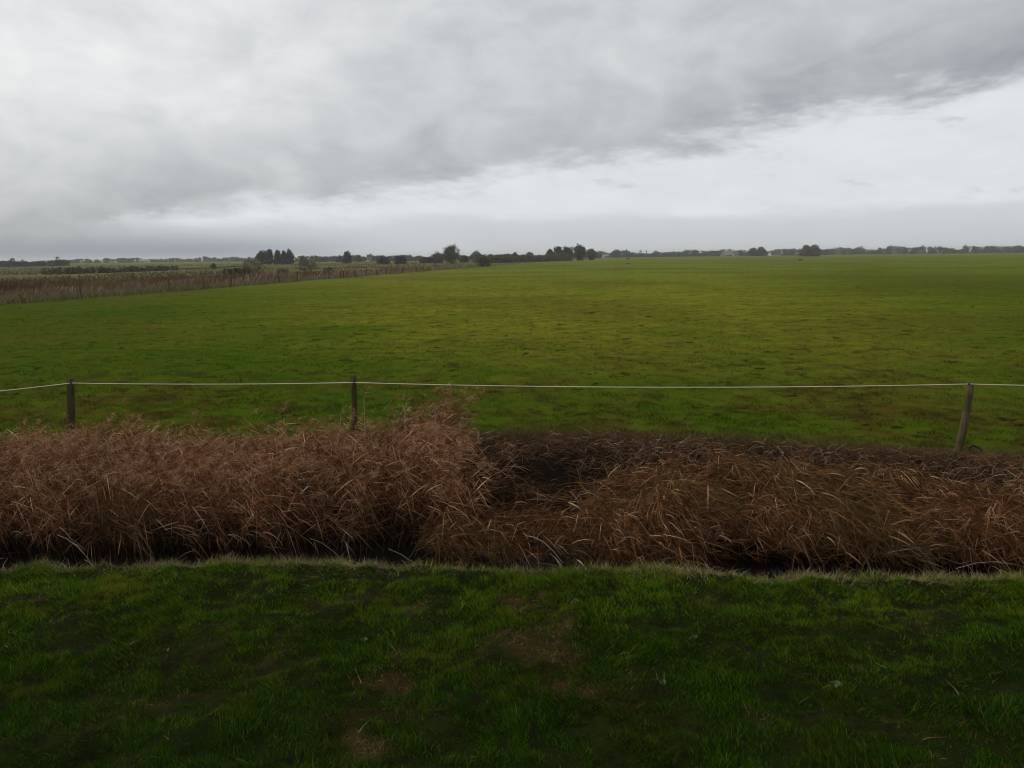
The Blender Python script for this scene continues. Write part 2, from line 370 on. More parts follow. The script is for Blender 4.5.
# cut straw along the lip of the lawn and dead bits scattered over it
n = 6500
x = (rs.rand(n) * 2 - 1) * 7; dens = .06 + .55 * sstep(1.5, 5, x) + .9 * np.exp(-((x + 1.45) / .30) ** 2) + .5 * np.exp(-((x - 1.8) / .6) ** 2)
x = x[rs.rand(n) < dens]; y = lip(x) - .02 - np.abs(rs.normal(size=len(x))) * .12
x2 = (rs.rand(1500) * 2 - 1) * 6; y2 = 3 + rs.rand(1500) * 4.3; k = (bare(x2, y2) > .25) | (rs.rand(1500) < .12); x = np.r_[x, x2[k]]; y = np.r_[y, y2[k]]
k = y < lip(x) - .01; x, y = x[k], y[k]
V_, Q_ = blades(x, y, lawn_z(x, y) + .012 + .02 * rs.rand(len(x)) - .035 * sstep(.25, 0, lip(x) - y) ** 2, .025 + .06 * rs.rand(len(x)), np.full(len(x), .004), 1.35 + .5 * rs.rand(len(x)), rs.rand(len(x)) * 6.3)
tag(np_mesh('straw_litter', V_, Q_, M['straw']), 'pale cut straw strewn along the edge of the lawn', 'straw', kind='stuff')
n = 34000
x = (rs.rand(n) * 2 - 1) * 7.5; k = rs.rand(n) < .30 + .9 * sstep(.42, .62, fbm(x, x * 0, .8, 58)) + .5 * sstep(2, 5, x); x = x[k]; n = len(x)
y = lip(x) + .03 - np.abs(rs.normal(size=n)) * .16
M['fringe'] = m_blades('verge_grass', [(0, (.060, .085, .010)), (.35, (.14, .13, .034)), (.7, (.28, .22, .095)), (1, (.46, .38, .22))], .85, .02, .15)
V_, Q_ = blades(x, y, lawn_z(x, np.minimum(y, lip(x))) - .035, .03 + .07 * rs.rand(n) ** 1.5, .003 + .002 * rs.rand(n), .4 + .8 * rs.rand(n), rs.rand(n) * 6.3)
tag(np_mesh('verge_grass', V_, Q_, M['fringe']), 'yellowing fringe of grass on the lawn edge above the ditch', 'grass', kind='stuff')
n = 330000
x = (rs.rand(n) * 2 - 1) * 6; y = 2.9 + rs.rand(n) * 4.6; k = (rs.rand(n) < bare(x, y) * 1.1) & (y < lip(x) - .02); x, y = x[k], y[k]
V_, Q_ = blades(x, y, lawn_z(x, y), .012 + .035 * rs.rand(len(x)) ** 2, .003 + .003 * rs.rand(len(x)), .9 + .9 * rs.rand(len(x)), rs.rand(len(x)) * 6.3)
M['moss'] = m_blades('withered_grass', [(0, (.022, .014, .005)), (.5, (.075, .048, .016)), (.85, (.13, .095, .032)), (1, (.26, .19, .08))], .9, .02, .15)
tag(np_mesh('withered_grass', V_, Q_, M['moss']), 'withered brown grass in the bare patches of the lawn', 'grass', kind='stuff')
n = 26000
x = (rs.rand(n) * 2 - 1) * 9; y = crest(x) + rs.normal(size=n) * .22 + .02; k = y > crest(x) - .5; x, y = x[k], y[k]
zz = np.where(y > crest(x), field_z(x, y), ditch_z(x, 1 - (crest(x) - y) / 4.6))
V_, Q_ = blades(x, y, zz, .07 + .16 * rs.rand(len(x)) ** 2, np.full(len(x), .007), .6 + .9 * rs.rand(len(x)), rs.rand(len(x)) * 6.3)
tag(np_mesh('dead_bank_grass', V_, Q_, M['brown_grass']), 'brown dead grass along the far bank of the ditch', 'grass', kind='stuff')

# ------------------------------------------------------------------ reeds in the ditch
def px_of(x, y): return 512 + F * x / y
def curve(root, top, sag, K):
    a = np.linspace(0, 1, K)[None, :, None]
    P = root[:, None] + (top - root)[:, None] * a; P[..., 2] += (sag[:, None] * (4 * a[..., 0] * (1 - a[..., 0]))); return P
def leaves_on(base, n_dir, L, w, droop, K=5):
    a = np.linspace(0, 1, K)[None, :]
    P = base[:, None] + n_dir[:, None] * (L[:, None] * a)[..., None]
    P[..., 2] -= droop[:, None] * L[:, None] * a ** 2
    W = w[:, None] * np.array([.55, 1, .8, .5, .08])[None, :K]
    return ribbons(P, W)
def plume(base, d, L, n=22):
    """feathery drooping head: fine sprays along a nodding axis"""
    m_ = len(base); a = np.tile(np.linspace(.02, 1, n), m_); B = np.repeat(base, n, 0); D = np.repeat(d, n, 0); LL = np.repeat(L, n)
    P0 = B + D * (LL * a)[:, None]; P0[:, 2] -= .45 * LL * a ** 2
    s = rs.normal(size=(len(a), 3)) * .7 + D * 1.1; s[:, 2] -= .5; s /= np.linalg.norm(s, axis=1, keepdims=True)
    return leaves_on(P0, s, LL * (.42 - .25 * a) * (.6 + .8 * rs.rand(len(a))), np.full(len(a), .0042), np.full(len(a), .35))
def stand(n, x0, x1, t0, t1, topz, nl, plumes, lean):
    x = x0 + rs.rand(n) * (x1 - x0); t = t0 + (t1 - t0) * rs.rand(n); y = lip(x) + t * (crest(x) - lip(x))
    keep = rs.rand(n) < .14 + sstep(.38, .6, fbm(x, y, .45, 61)); x, y, t = x[keep], y[keep], t[keep]; n = len(x)
    root = np.stack([x, y, ditch_z(x, t) - .03], 1)
    tz = topz(px_of(x, y)) - .25 * sstep(.55, .25, t) + .22 * rs.normal(size=n) * .6 + .6 * (fbm(x, y, .42, 62) - .5)
    tz = tz + (rs.rand(n) < .07) * (.10 + .22 * rs.rand(n))
    top = root.copy(); Hh = np.maximum(tz - root[:, 2], .35)
    top[:, 2] = root[:, 2] + Hh
    top[:, 0] += Hh * (lean + .16 * rs.normal(size=n) + 1.1 * (fbm(x, y, .7, 63) - .5)); top[:, 1] -= Hh * (.18 + .20 * np.abs(rs.normal(size=n)))
    parts = []
    P = curve(root, top, .04 * rs.normal(size=n), 5); st = ribbons(P, np.full((n, 5), .0048) * np.linspace(1, .6, 5)[None, :])
    for i in range(nl):
        f = .42 + .56 * rs.rand(n); b = root + (top - root) * f[:, None]
        ang = rs.normal(size=n) * .8 + rs.choice([0, 0, 0, math.pi], n) - .3; up = -1.0 + 1.9 * rs.rand(n)
        dv = np.stack([np.cos(ang) * .75, np.sin(ang) * .75, up], 1); dv /= np.linalg.norm(dv, axis=1, keepdims=True)
        parts.append(leaves_on(b, dv, .12 + .24 * rs.rand(n), .004 + .004 * rs.rand(n) + .007 * (rs.rand(n) < .12), .05 + .25 * rs.rand(n)))
    pk = rs.rand(n) < plumes; dv = np.stack([.5 + .4 * rs.normal(size=n), -.2 + .4 * rs.normal(size=n), .9 + 0 * x], 1)[pk]
    dv /= np.linalg.norm(dv, axis=1, keepdims=True)
    return st, parts, plume(top[pk], dv, .14 + .12 * rs.rand(pk.sum()))
topL = lambda p: np.interp(p, [-400, 0, 100, 180, 240, 270, 300, 340, 380, 430, 450, 470, 495, 520], [.12, .16, .20, .12, .16, .32, .20, .18, .30, .52, .24, -.05, -.2, -.35])
st, pa, pl = stand(5500, -9.0, -.78, .50, .97, topL, 10, .75, .10)
tag(np_mesh('reed_stems', *st, M['reed_stem']), 'dark brown bare stems of the reeds in the left half of the ditch', 'reeds', kind='stuff')
V_, Q_ = merge(pa); tag(np_mesh('standing_reeds', V_, Q_, M['reed']), 'reddish brown standing reeds filling the left half of the ditch', 'reeds', kind='stuff')
tag(np_mesh('reed_plumes', *pl, M['plume']), 'soft pinkish plumes of the standing reeds in the ditch', 'reeds', kind='stuff')

def collapsed(n, x0, x1, t0, t1, peak, run, nl):
    """flattened reeds: arcs that rise, then fall to the front right"""
    x = x0 + rs.rand(n) * (x1 - x0); t = t0 + (t1 - t0) * rs.rand(n); y = lip(x) + t * (crest(x) - lip(x))
    p = px_of(x, y); cl = fbm(x, y, .7, 71)
    zr = ditch_z(x, t) - .03
    pz = peak(p, t) + .36 * (cl - .5) * 2 + .07 * rs.normal(size=n)
    ang = -.7 + .6 * rs.normal(size=n) + 2.6 * (vnoise(x, y, .7, 72) - .5); L = run * (.6 + .7 * rs.rand(n))
    a = np.linspace(0, 1, 7)[None, :]; P = np.empty((n, 7, 3))
    P[..., 0] = x[:, None] + np.cos(ang)[:, None] * L[:, None] * (a - .3); P[..., 1] = y[:, None] + np.sin(ang)[:, None] * L[:, None] * (a - .3)
    arc = np.where(a < .38, 1 - ((.38 - a) / .38) ** 2, 1 - ((a - .38) / .62) ** 2 * 1.0)
    P[..., 2] = zr[:, None] + (np.maximum(pz - zr, .05))[:, None] * np.clip(arc, .52 + .36 * rs.rand(n, 1), 1) + .012 * rs.normal(size=(n, 7))
    Lp = lip(P[..., 0]); P[..., 1] = np.maximum(P[..., 1], Lp + 1.55 + .5 * rs.rand(n, 1))
    parts = [ribbons(P, np.full((n, 7), .0045) * np.linspace(1, .4, 7)[None, :])]
    for i in range(nl):
        j = rs.randint(1, 6, n); b = P[np.arange(n), j]; dr = P[np.arange(n), j + 1] - b; dr /= np.linalg.norm(dr, axis=1, keepdims=True) + 1e-9
        dv = dr * 1.2 + rs.normal(size=(n, 3)) * .45; dv[:, 2] += .25; dv /= np.linalg.norm(dv, axis=1, keepdims=True)
        parts.append(leaves_on(b, dv, .10 + .24 * rs.rand(n), .004 + .004 * rs.rand(n) + .008 * (rs.rand(n) < .12), .1 + .35 * rs.rand(n)))
    return parts
pk = lambda p, t: np.interp(p, [440, 470, 520, 560, 600, 640, 690, 740, 850, 1000, 1200], [-.30, -.44, -.52, -.50, -.36, -.18, -.08, -.05, -.10, -.15, -.16]) - .15 * sstep(.55, .3, t) 
pa = collapsed(5600, .95, 8.8, .42, .78, pk, .9, 9) + collapsed(150, -.9, 1.9, .52, .82, lambda p, t: -.30 + 0 * p, .8, 5) + collapsed(1500, -1.0, 2.0, .40, .56, lambda p, t: -.48 + 0 * p, .7, 7)
V_, Q_ = merge(pa); tag(np_mesh('fallen_reeds', V_, Q_, M['fallen']), 'ginger brown reeds blown flat across the right half of the ditch', 'reeds', kind='stuff')
# matted thatch on the far bank
n = 46000
x = -9 + rs.rand(n) * 18; t = .62 + .40 * rs.rand(n) ** .8; y = lip(x) + t * (crest(x) - lip(x))
hole = sstep(1.25, .6, np.hypot((x - .45) / 1.15, (t - .64) / .25)) * .9; k = rs.rand(n) > hole; x, y, t = x[k], y[k], t[k]; n = len(x)
z = ditch_z(x, t) + .03 + (.30 * fbm(x, y, .35, 81) ** 1.5) * rs.rand(n) ** .7 * sstep(1.03, .92, t)
ang = rs.rand(n) * 6.3; dv = np.stack([np.cos(ang), np.sin(ang), .5 * rs.normal(size=n) + .1], 1); dv /= np.linalg.norm(dv, axis=1, keepdims=True)
V_, Q_ = leaves_on(np.stack([x, y, z], 1), dv, .08 + .28 * rs.rand(n), .004 + .005 * rs.rand(n), .1 + .4 * rs.rand(n))
tag(np_mesh('reed_thatch', V_, Q_, M['thatch']), 'dull brown matted dead reed on the far bank of the ditch', 'reeds', kind='stuff')
# pale broken stalks hanging over the dark water
n = 34
x = (rs.rand(n) * 2 - 1) * 5.6; t = .24 + .26 * rs.rand(n); y = lip(x) + t * (crest(x) - lip(x))
root = np.stack([x, y, -.50 + .35 * rs.rand(n)], 1); ang = rs.normal(size=n) * .55 - .3 + rs.choice([0, math.pi], n, p=[.75, .25]); L = .2 + .6 * rs.rand(n) ** 2
top = root + np.stack([np.cos(ang) * L, np.sin(ang) * L * .5 - .05, -.35 * L + .2 * rs.normal(size=n) * L], 1)
parts = [ribbons(curve(root, top, .12 * L, 5), np.full((n, 5), .0055) * np.linspace(1, .5, 5)[None, :])]
for i in range(2):
    f = rs.rand(n); b = root + (top - root) * f[:, None]; dv = (top - root) + rs.normal(size=(n, 3)) * .2; dv /= np.linalg.norm(dv, axis=1, keepdims=True)
    parts.append(leaves_on(b, dv, .1 + .2 * rs.rand(n), np.full(n, .007), .3 + .5 * rs.rand(n)))
V_, Q_ = merge(parts); tag(np_mesh('broken_reed_stalks', V_, Q_, M['pale_stalk']), 'pale broken reed stalks hanging low over the dark ditch water', 'reeds', kind='stuff')
# single tall reeds with pale plumes that stand above the rest
def lone_reed(px, top_row, t, label):
    xg = ground(px, 450)[0]
    for _ in range(4):
        yy = float(lip(xg) + t * (crest(xg) - lip(xg))); d = ray(px, 440); xg = float(d[0] / d[1] * yy)
    z0 = float(ditch_z(xg, t)); p0 = np.array([xg, yy, 0.0]); H = height(px, top_row + 12, p0) - z0
    root = empty('reed', (xg, yy, z0), label, 'reed', 'tall pale reeds standing above the ditch')
    rt = np.array([[0, 0, -.05]]); tp = np.array([[.03, -.05, H]])
    V_, Q_ = ribbons(np.repeat(curve(rt, tp, np.array([.02]), 7), 2, 0), np.full((2, 7), .007), np.array([[1, 0, 0], [0, 1, 0]])); np_mesh('stem', V_, Q_, M['pale_stalk'], root)
    for i in range(6):
        b = rt + (tp - rt) * (.45 + .5 * rs.rand()); a = rs.rand() * .9 + rs.choice([0, math.pi]); dv = np.array([[math.cos(a), -.3, .1 + .6 * rs.rand()]]); dv /= np.linalg.norm(dv)
        V_, Q_ = leaves_on(b, dv, np.array([.16 + .12 * rs.rand()]), np.array([.009]), np.array([.25])); np_mesh('leaf', V_, Q_, M['pale_stalk'], root)
    np_mesh('plume', *plume(tp, np.array([[.35, -.1, .93]]), np.array([.24]), 26), M['pale_plume'], root)
lone_reed(168, 418, .72, 'single pale reed plume right of the dark leftmost fence post')
lone_reed(218, 432, .75, 'short pale reed midway between the two upright fence posts')
lone_reed(340, 402, .80, 'thin pale reed close on the left of the middle fence post')
lone_reed(364, 384, .70, 'tall pale reed right against the middle fence post')
lone_reed(404, 394, .78, 'tall thin reed among the bushy reeds right of the middle post')
lone_reed(434, 398, .70, 'pale nodding reed at the top of the tallest reed clump')

# ------------------------------------------------------------------ wire fence by the ditch
def post(base_px, top_px, rad, label, m, ins=True):
    b = ground(*base_px); d = ray(*top_px); top = CAM + d * (b[1] / d[1]); top[1] -= 0
    root = empty('fence_post', b, label, 'fence post', 'fence posts along the ditch'); v = top - b
    mb = MB(); K = 9
    mb.tube([v * a + np.array([.006 * math.sin(a * 7 + rad * 90), .004 * math.cos(a * 5), 0]) + (np.array([0, 0, -.15]) if a == 0 else 0) for a in np.linspace(0, 1, K)],
            [rad * (1.05 - .1 * a + .04 * math.sin(a * 23 + rad * 400)) * (.9 if a == 1 else 1) for a in np.linspace(0, 1, K)], 12)
    mb.build('shaft', m, root, True)
    return b, v, root
pB1 = post((71, 450), (71, 379), .052, 'dark upright fence post behind the reeds, leftmost of the three', M['post_dark'])
pB2 = post((354, 449), (354, 376), .043, 'slim upright fence post in the middle, rising from bushy reeds', M['post_dark'])
pB3 = post((958, 456), (971, 383), .050, 'grey fence post leaning to the right at the right end', M['post_grey'])
def wire_pt(px, row, near):                    # point of the wire beside a post
    b, v, _ = near; d = ray(px, row); return CAM + d * ((b[1] - .055) / d[1])
w1 = wire_pt(71, 383, pB1); w2 = wire_pt(354, 382.5, pB2); w3 = wire_pt(969, 384, pB3)
for (b, v, root), w in ((pB1, w1), (pB2, w2), (pB3, w3)):
    mb = MB(); c = w - b; mb.tube([c + np.array([0, .035, 0]), c + np.array([0, .012, 0]), c + np.array([0, -.012, 0])], [.011, .013, .009], 8); mb.build('insulator', M['black'], root, True)
w0 = w1 + np.array([-3.6, -.1, -.27]); w4 = w3 + np.array([3.8, -.35, -.02])
mb = MB(); pts = []
for a_, b_, s in ((w0, w1, .03), (w1, w2, .02), (w2, w3, .055), (w3, w4, .02)):
    for a in np.linspace(0, 1, 30)[:-1]:
        q = a_ + (b_ - a_) * a; q = q + np.array([0, 0, -s * 4 * a * (1 - a)]); pts.append(q)
pts.append(w4); mb.tube(pts, [.0042] * len(pts), 6)
tag(mb.build('fence_wire', M['wire'], None, True), 'thin white electric fence cord strung between the posts by the ditch', 'fence wire')
# black hoop by the leaning post
p = ground(975, 454); mb = MB()
th = np.linspace(0, 2 * math.pi, 25)
mb.tube([(.075 * math.cos(a), .05 * math.sin(a), .055 + .042 * math.sin(a)) for a in th], [.014] * 25, 8, False)
o = mb.build('hose_loop', M['black'], None, True); o.location = p; tag(o, 'small black loop lying at the foot of the leaning post', 'hose')
# lawn weeds and litter
def weed(px, py, r, label, m, nleaf=9):
    p = ground(px, py); p[2] = float(lawn_z(p[0], p[1])) + .012; mb = MB()
    for k_ in range(nleaf):
        a = 2.4 * k_ + rs.rand(); L = r * (.6 + .6 * rs.rand()); d = np.array([math.cos(a), math.sin(a), 0]); s = np.array([-d[1], d[0], 0]); V = []
        for q, w in ((.1, .12), (.45, .5), (.75, .6), (1, .1)):
            c = d * L * q + np.array([0, 0, .045 * math.sin(q * 2.4)]); V += [c - s * r * w * .5, c + s * r * w * .5 + np.array([0, 0, .004])]
        mb.add(V, [(0, 1, 3, 2), (2, 3, 5, 4), (4, 5, 7, 6)])
    o = mb.build('weed', m); o.location = p; tag(o, label, 'weed', 'weeds in the lawn')
M['weed'] = m_plain('weed_leaf', (.040, .075, .022), .8, .05); M['weed2'] = m_plain('pale_weed_leaf', (.060, .085, .035), .8, .05)
weed(575, 608, .040, 'small pale green weed in the lawn above the bare brown patches', M['weed'])
weed(836, 692, .036, 'small grey green weed low in the right part of the lawn', M['weed2'])
weed(364, 645, .030, 'tiny pale leaf tuft beside the left edge of the bare patches', M['weed2'], 6)
weed(694, 640, .035, 'little green weed in mid lawn right of the bare patches', M['weed'], 7)
weed(663, 690, .028, 'tiny weed rosette below and right of the bare brown patches', M['weed2'], 6)
M['dry'] = m_plain('dry_leaf', (.13, .095, .05), .9, .03)
def dry_leaf(px, py, r, label):
    p = ground(px, py); p[2] = float(lawn_z(p[0], p[1])) + .035; V = []; Fc = []
    for i in range(6):
        a = i / 5; w = math.sin(math.pi * (a * .9 + .05)) * r * .5
        for j in (-1, 0, 1): V.append(((a - .5) * 2 * r, j * w, .02 * abs(j) + .016 * math.sin(a * 5)))
    for i in range(5):
        for j in range(2): q = i * 3 + j; Fc.append((q, q + 1, q + 4, q + 3))
    mb = MB(); mb.add(V, Fc); o = mb.build('dry_leaf', M['dry'], None, True); o.location = p; o.rotation_euler = (.2, .1, rs.rand() * 6); tag(o, label, 'leaf', 'dry leaves on the lawn')
dry_leaf(166, 657, .038, 'pale curled dry leaf on the left part of the lawn'); dry_leaf(4, 653, .030, 'dry leaf at the very left edge of the lawn')
dry_leaf(665, 582, .022, 'small pale dry leaf near the ditch edge of the lawn'); dry_leaf(282, 554 + 45, .03, 'small dry leaf in the left half of the lawn near the ditch')

# ------------------------------------------------------------------ reed belt beyond the left edge of the pasture
M['belt'] = m_blades('belt_reed', [(0, (.040, .018, .010)), (.5, (.085, .042, .023)), (.85, (.15, .082, .046)), (1, (.28, .19, .12))], .9, .02, .2, patch=(.06, .48, .58, (.20, .135, .070), .9))
M['belt_pale'] = m_blades('pale_belt_reed', [(0, (.085, .050, .028)), (.5, (.175, .11, .062)), (.85, (.32, .235, .15)), (1, (.60, .52, .38))], .9, .02, .2, patch=(.09, .42, .6, (.15, .09, .06), .6))
def belt(n, y0, y1, lat0, lat1, h0, m, name, label, seed):
    y = 1 / (1 / y0 - rs.rand(n) * (1 / y0 - 1 / y1)); f = rs.rand(n); x = EDGE(y) - (lat0(y) + f * (lat1(y) - lat0(y)))
    cl = fbm(x, y, 3.5, seed); k = (rs.rand(n) < .2 + 1.2 * sstep(.35, .6, cl)) & (x > -.74 * y); x, y, cl = x[k], y[k], cl[k]
    h = h0(y) * (.45 + 1.0 * cl) * (.7 + .5 * rs.rand(len(x)))
    V_, Q_ = blades(x, y, field_z(x, y), h, .03 + .0007 * y, .15 + .45 * rs.rand(len(x)), rs.normal(size=len(x)) * 1.2)
    tag(np_mesh(name, V_, Q_, m), label, 'reeds', kind='stuff')
ip = lambda *t: (lambda y: np.interp(y, t[0::2], t[1::2]))
belt(26000, 48, 180, ip(50, 4.5, 80, 3.5, 120, 2.5), ip(50, 17, 80, 13, 110, 8, 180, 5), ip(50, 1.15, 80, .9, 120, .7, 180, .5), M['belt'], 'reed_belt', 'dark reddish brown reed belt behind the old posts on the left', 91)
belt(14000, 46, 200, ip(50, .9, 200, .6), ip(50, 4.5, 80, 4.0, 120, 4.5, 200, 3), ip(50, .75, 70, .8, 100, 1.15, 140, 1.0, 200, .6), M['belt_pale'], 'pale_reeds', 'pale pinkish reeds along the row of old posts on the left', 95)
# low rank grass along the pasture edge and rough tussocks in the marsh
n = 16000
y = 1 / (1 / 40. - rs.rand(n) * (1 / 40. - 1 / 330.)); x = EDGE(y) - rs.normal(size=n) * .5 - .5
V_, Q_ = blades(x, y, field_z(x, y), .25 + .35 * rs.rand(n), .02 + .0006 * y, .3 + .5 * rs.rand(n), rs.rand(n) * 6.3)
M['rank'] = m_blades('rank_grass', [(0, (.10, .10, .03)), (.5, (.17, .15, .06)), (1, (.30, .24, .12))], .8, .04, .2)
tag(np_mesh('edge_grass', V_, Q_, M['rank']), 'straw coloured rank grass along the left pasture edge', 'grass', kind='stuff')
n = 16000
y = 1 / (1 / 95. - rs.rand(n) * (1 / 95. - 1 / 480.)); x = EDGE(y) - 4 - rs.rand(n) * (.75 * y)
k = (fbm(x, y, 22, 93) > .5) & (x > -.75 * y); x, y = x[k], y[k]
V_, Q_ = blades(x, y, x * 0, .2 + .35 * rs.rand(len(x)), .06 + .0009 * y, .3 + .4 * rs.rand(len(x)), rs.rand(len(x)) * 6.3)
M['tuss'] = m_blades('marsh_tussock', [(0, (.045, .042, .018)), (.5, (.085, .072, .032)), (1, (.13, .11, .055))], .8, .04, .2)
tag(np_mesh('marsh_grass', V_, Q_, M['tuss']), 'olive brown rough grass of the marsh on the left', 'grass', kind='stuff')
# old posts along that edge
far_posts = [(14, 306, 298, 'short black post leaning left, nearest of the far edge posts'), (74, 302, 282, 'tall thin far post in dark reeds, second from the left edge'),
    (164, 293, 279.5, 'stout far post in reeds, left one of the pair before the dark reeds end'), (199, 291, 276, 'far post in pink reeds right of the stout post'), (226, 288, 276.5, 'far post just left of the greyish bush'),
    (275, 284.5, 272, 'far post in pink reeds below the dark row of trees'), (293.5, 283, 271.5, 'far post in pink reeds right of the dark row of trees'), (326, 281, 269.5, 'far post beside the pale reed patch'),
    (338, 280, 271, 'first far post of the close pair at the pale reeds'), (340.5, 280, 271, 'second far post of the close pair at the pale reeds'), (352.5, 279, 269.5, 'far post below the slim dark tree'),
    (364, 278, 269, 'far post right of the one below the slim tree'), (374.5, 277.5, 270, 'short far post before the low round bushes'), (383.3, 276.5, 268, 'tallest dark far post before pale reeds'),
    (400.3, 275.5, 267.3, 'last tall far post before the big tree'), (414.3, 273, 267.3, 'small far post left of the big tree, first of the last three'), (421, 272.5, 267, 'small far post left of the big tree, middle of the last three'), (427.5, 272, 267, 'small far post left of the big tree, last of the row')]
for px, b, t, lab in far_posts:
    d = ray(px, hor(px)); q = d[0] / d[1]; y0 = (-32.5 - 52 * .149) / (q - .149); p = np.array([q * y0, y0, 0]); p[0] += .3
    H = max(.6, height(px, t, p)); root = tag(bpy.data.objects.new('old_post', None), lab, 'post', 'old posts along the far pasture edge'); bpy.data.objects.remove(root)
    mb = MB(); ln = -.28 if px == 14 else .04 * rs.normal(); r_ = .04 + .03 * rs.rand() + .0003 * y0
    mb.tube([(0, 0, -.2), (ln * H * .5, 0, H * .5), (ln * H, 0, H * .97), (ln * H, 0, H)], [r_, r_ * .95, r_ * .9, r_ * .6], 8)
    o = mb.build('old_post', M['post_far']); o.location = p; tag(o, lab, 'post', 'old posts along the far pasture edge')

# ------------------------------------------------------------------ trees, bushes, hedges
def leafmat(name, a, b, c): return m_blades(name, [(0, a), (.5, b), (1, c)], .8, .04, .2)
M['evergreen'] = leafmat('dark_foliage', (.024, .032, .018), (.043, .053, .030), (.070, .080, .046))
M['green'] = leafmat('green_foliage', (.040, .046, .022), (.070, .078, .038), (.11, .118, .062))
M['autumn'] = leafmat('autumn_foliage', (.050, .045, .026), (.085, .075, .042), (.13, .11, .065))
M['twig'] = leafmat('bare_twigs', (.085, .070, .052), (.135, .112, .085), (.19, .16, .125))
M['pale'] = leafmat('pale_foliage', (.09, .10, .06), (.14, .15, .095), (.19, .19, .13))
def leaf_quads(C, size):
    n_ = len(C); A = rs.normal(size=(n_, 3)); A /= np.linalg.norm(A, axis=1, keepdims=True); B = np.cross(A, rs.normal(size=(n_, 3))); B /= np.linalg.norm(B, axis=1, keepdims=True)
    s = (size * (.5 + rs.rand(n_)))[:, None]; V = np.stack([C - A * s, C + B * s * .6, C + A * s, C - B * s * .6], 1)
    return V.reshape(-1, 3), np.arange(4 * n_).reshape(-1, 4)
def crown_points(w, h, z0, nclump, nleaf, style):
    """leaf positions: clumps spread unevenly through the crown's volume"""
    P = []
    for i in range(nclump):
        a = rs.rand() * 6.28; v = rs.rand() * 2 - 1
        if style == 'upright': r = math.sqrt(rs.rand()) * (1 - .75 * max(v, 0) ** 1.5)
        elif style == 'bush': v = rs.rand() * 1.7 - .75; r = math.sqrt(rs.rand()) * math.sqrt(max(.05, 1 - max(v, 0) ** 2))
        else: r = math.sqrt(rs.rand() * max(.03, 1 - v * v))
        c = np.array([r * math.cos(a) * w / 2, r * math.sin(a) * w / 2, z0 + (v + 1) / 2 * h])
        cr = (.07 + .20 * rs.rand() ** 1.5) * min(w, h) * 1.45
        k_ = rs.normal(size=(nleaf, 3)); k_ /= np.linalg.norm(k_, axis=1, keepdims=True); P.append((c, c + k_ * cr * (rs.rand(nleaf, 1) ** .5)))
    return [c for c, _ in P], np.concatenate([q for _, q in P])
def tree(name, px, top, wpx, D, style, m, label, cat='tree', group=None, nclump=84, nleaf=38, leaf=None):
    p = at_dist(px, D); H = height(px, top, p); w = wpx * D / F * .98
    root = empty(name, p, label, cat, group)
    z0 = {'round': .07, 'upright': .05, 'bush': .02, 'bare': .18}[style] * H
    cs, P = crown_points(w, (H - z0) * .90, z0, nclump, nleaf, style); P[:, 2] = np.maximum(P[:, 2], .1)
    mb = MB(); r = max(.05, H * .028)
    if style == 'bush':
        for i in range(5):
            c = cs[i]; mb.tube([(0.15 * i - .3, 0, -.1), (c[0] * .4, c[1] * .4, c[2] * .5), tuple(c)], [r * .7, r * .45, r * .15], 5)
    else:
        mb.tube([(0, 0, -.2), (.04 * H * rs.normal() * .3, 0, H * .3), (0, 0, H * .62), (0, 0, H * .9)], [r * 1.15, r * .85, r * .5, r * .12], 7)
        for i in range(0, len(cs), 3):
            c = cs[i]; zb = max(z0 * .8, c[2] * .55); mb.tube([(0, 0, zb), (c[0] * .55, c[1] * .55, (zb + c[2]) / 2), tuple(c)], [r * .42, r * .25, r * .08], 4)
    mb.build('stems' if style == 'bush' else 'trunk', M['bark'], root)
    V, Qd = leaf_quads(P, leaf or max(.10, .030 * (H + w)))
    np_mesh('foliage' if style == 'bush' else 'crown', V, Qd, m, root)
    return root
G1 = 'trees on the horizon'; G2 = 'bushes on the left marsh'
E, Gm, A_, Tw, Pl = M['evergreen'], M['green'], M['autumn'], M['twig'], M['pale']
# dark row of trees left of centre
tree('tree', 263, 251.5, 11, 420, 'round', E, 'leftmost rounder tree of the dark tree row', group=G1)
tree('tree', 269.5, 249, 7, 415, 'upright', E, 'tall second tree of the dark tree row', group=G1)
tree('tree', 278, 250, 6.5, 420, 'upright', E, 'third tree of the dark tree row, right of its notch', group=G1)
tree('tree', 284, 250.3, 5.5, 418, 'upright', E, 'fourth narrow tree of the dark tree row', group=G1)
tree('tree', 289.5, 249.8, 7, 420, 'upright', E, 'rightmost tree of the dark tree row', group=G1)
tree('tree', 302, 256, 4, 480, 'upright', E, 'tiny dark tree just right of the dark tree row', group=G1)
tree('bush', 252, 258.5, 25, 165, 'bush', Tw, 'broad greyish twiggy bush left of the dark tree row', 'bush', G2, leaf=.09, nclump=60)
tree('bush', 306, 260, 22, 170, 'bush', Tw, 'broad brown bush below and right of the dark tree row', 'bush', G2, leaf=.09, nclump=50)
tree('bush', 327, 268, 11, 128, 'bush', A_, 'small low bush right behind the pale reeds and posts', 'bush', G2)
tree('bush', 282, 269, 12, 150, 'bush', Tw, 'low brown bush directly below the dark tree row', 'bush', G2)
tree('bush', 213, 263.5, 5, 260, 'upright', A_, 'small dark upright bush alone on the left meadow hedge line', 'bush', G2)
tree('tree', 347, 251.3, 7, 420, 'upright', E, 'slim dark tree with hazy neighbours above the row of posts', group=G1)
tree('tree', 340, 256, 9, 520, 'round', Gm, 'low rounded tree left behind the slim dark tree', group=G1)
tree('tree', 331, 257, 8, 700, 'round', Gm, 'small far tree well left of the slim dark tree', group=G1)
tree('tree', 358.5, 255.2, 5, 560, 'upright', Gm, 'small narrow tree right of the slim dark tree', group=G1)
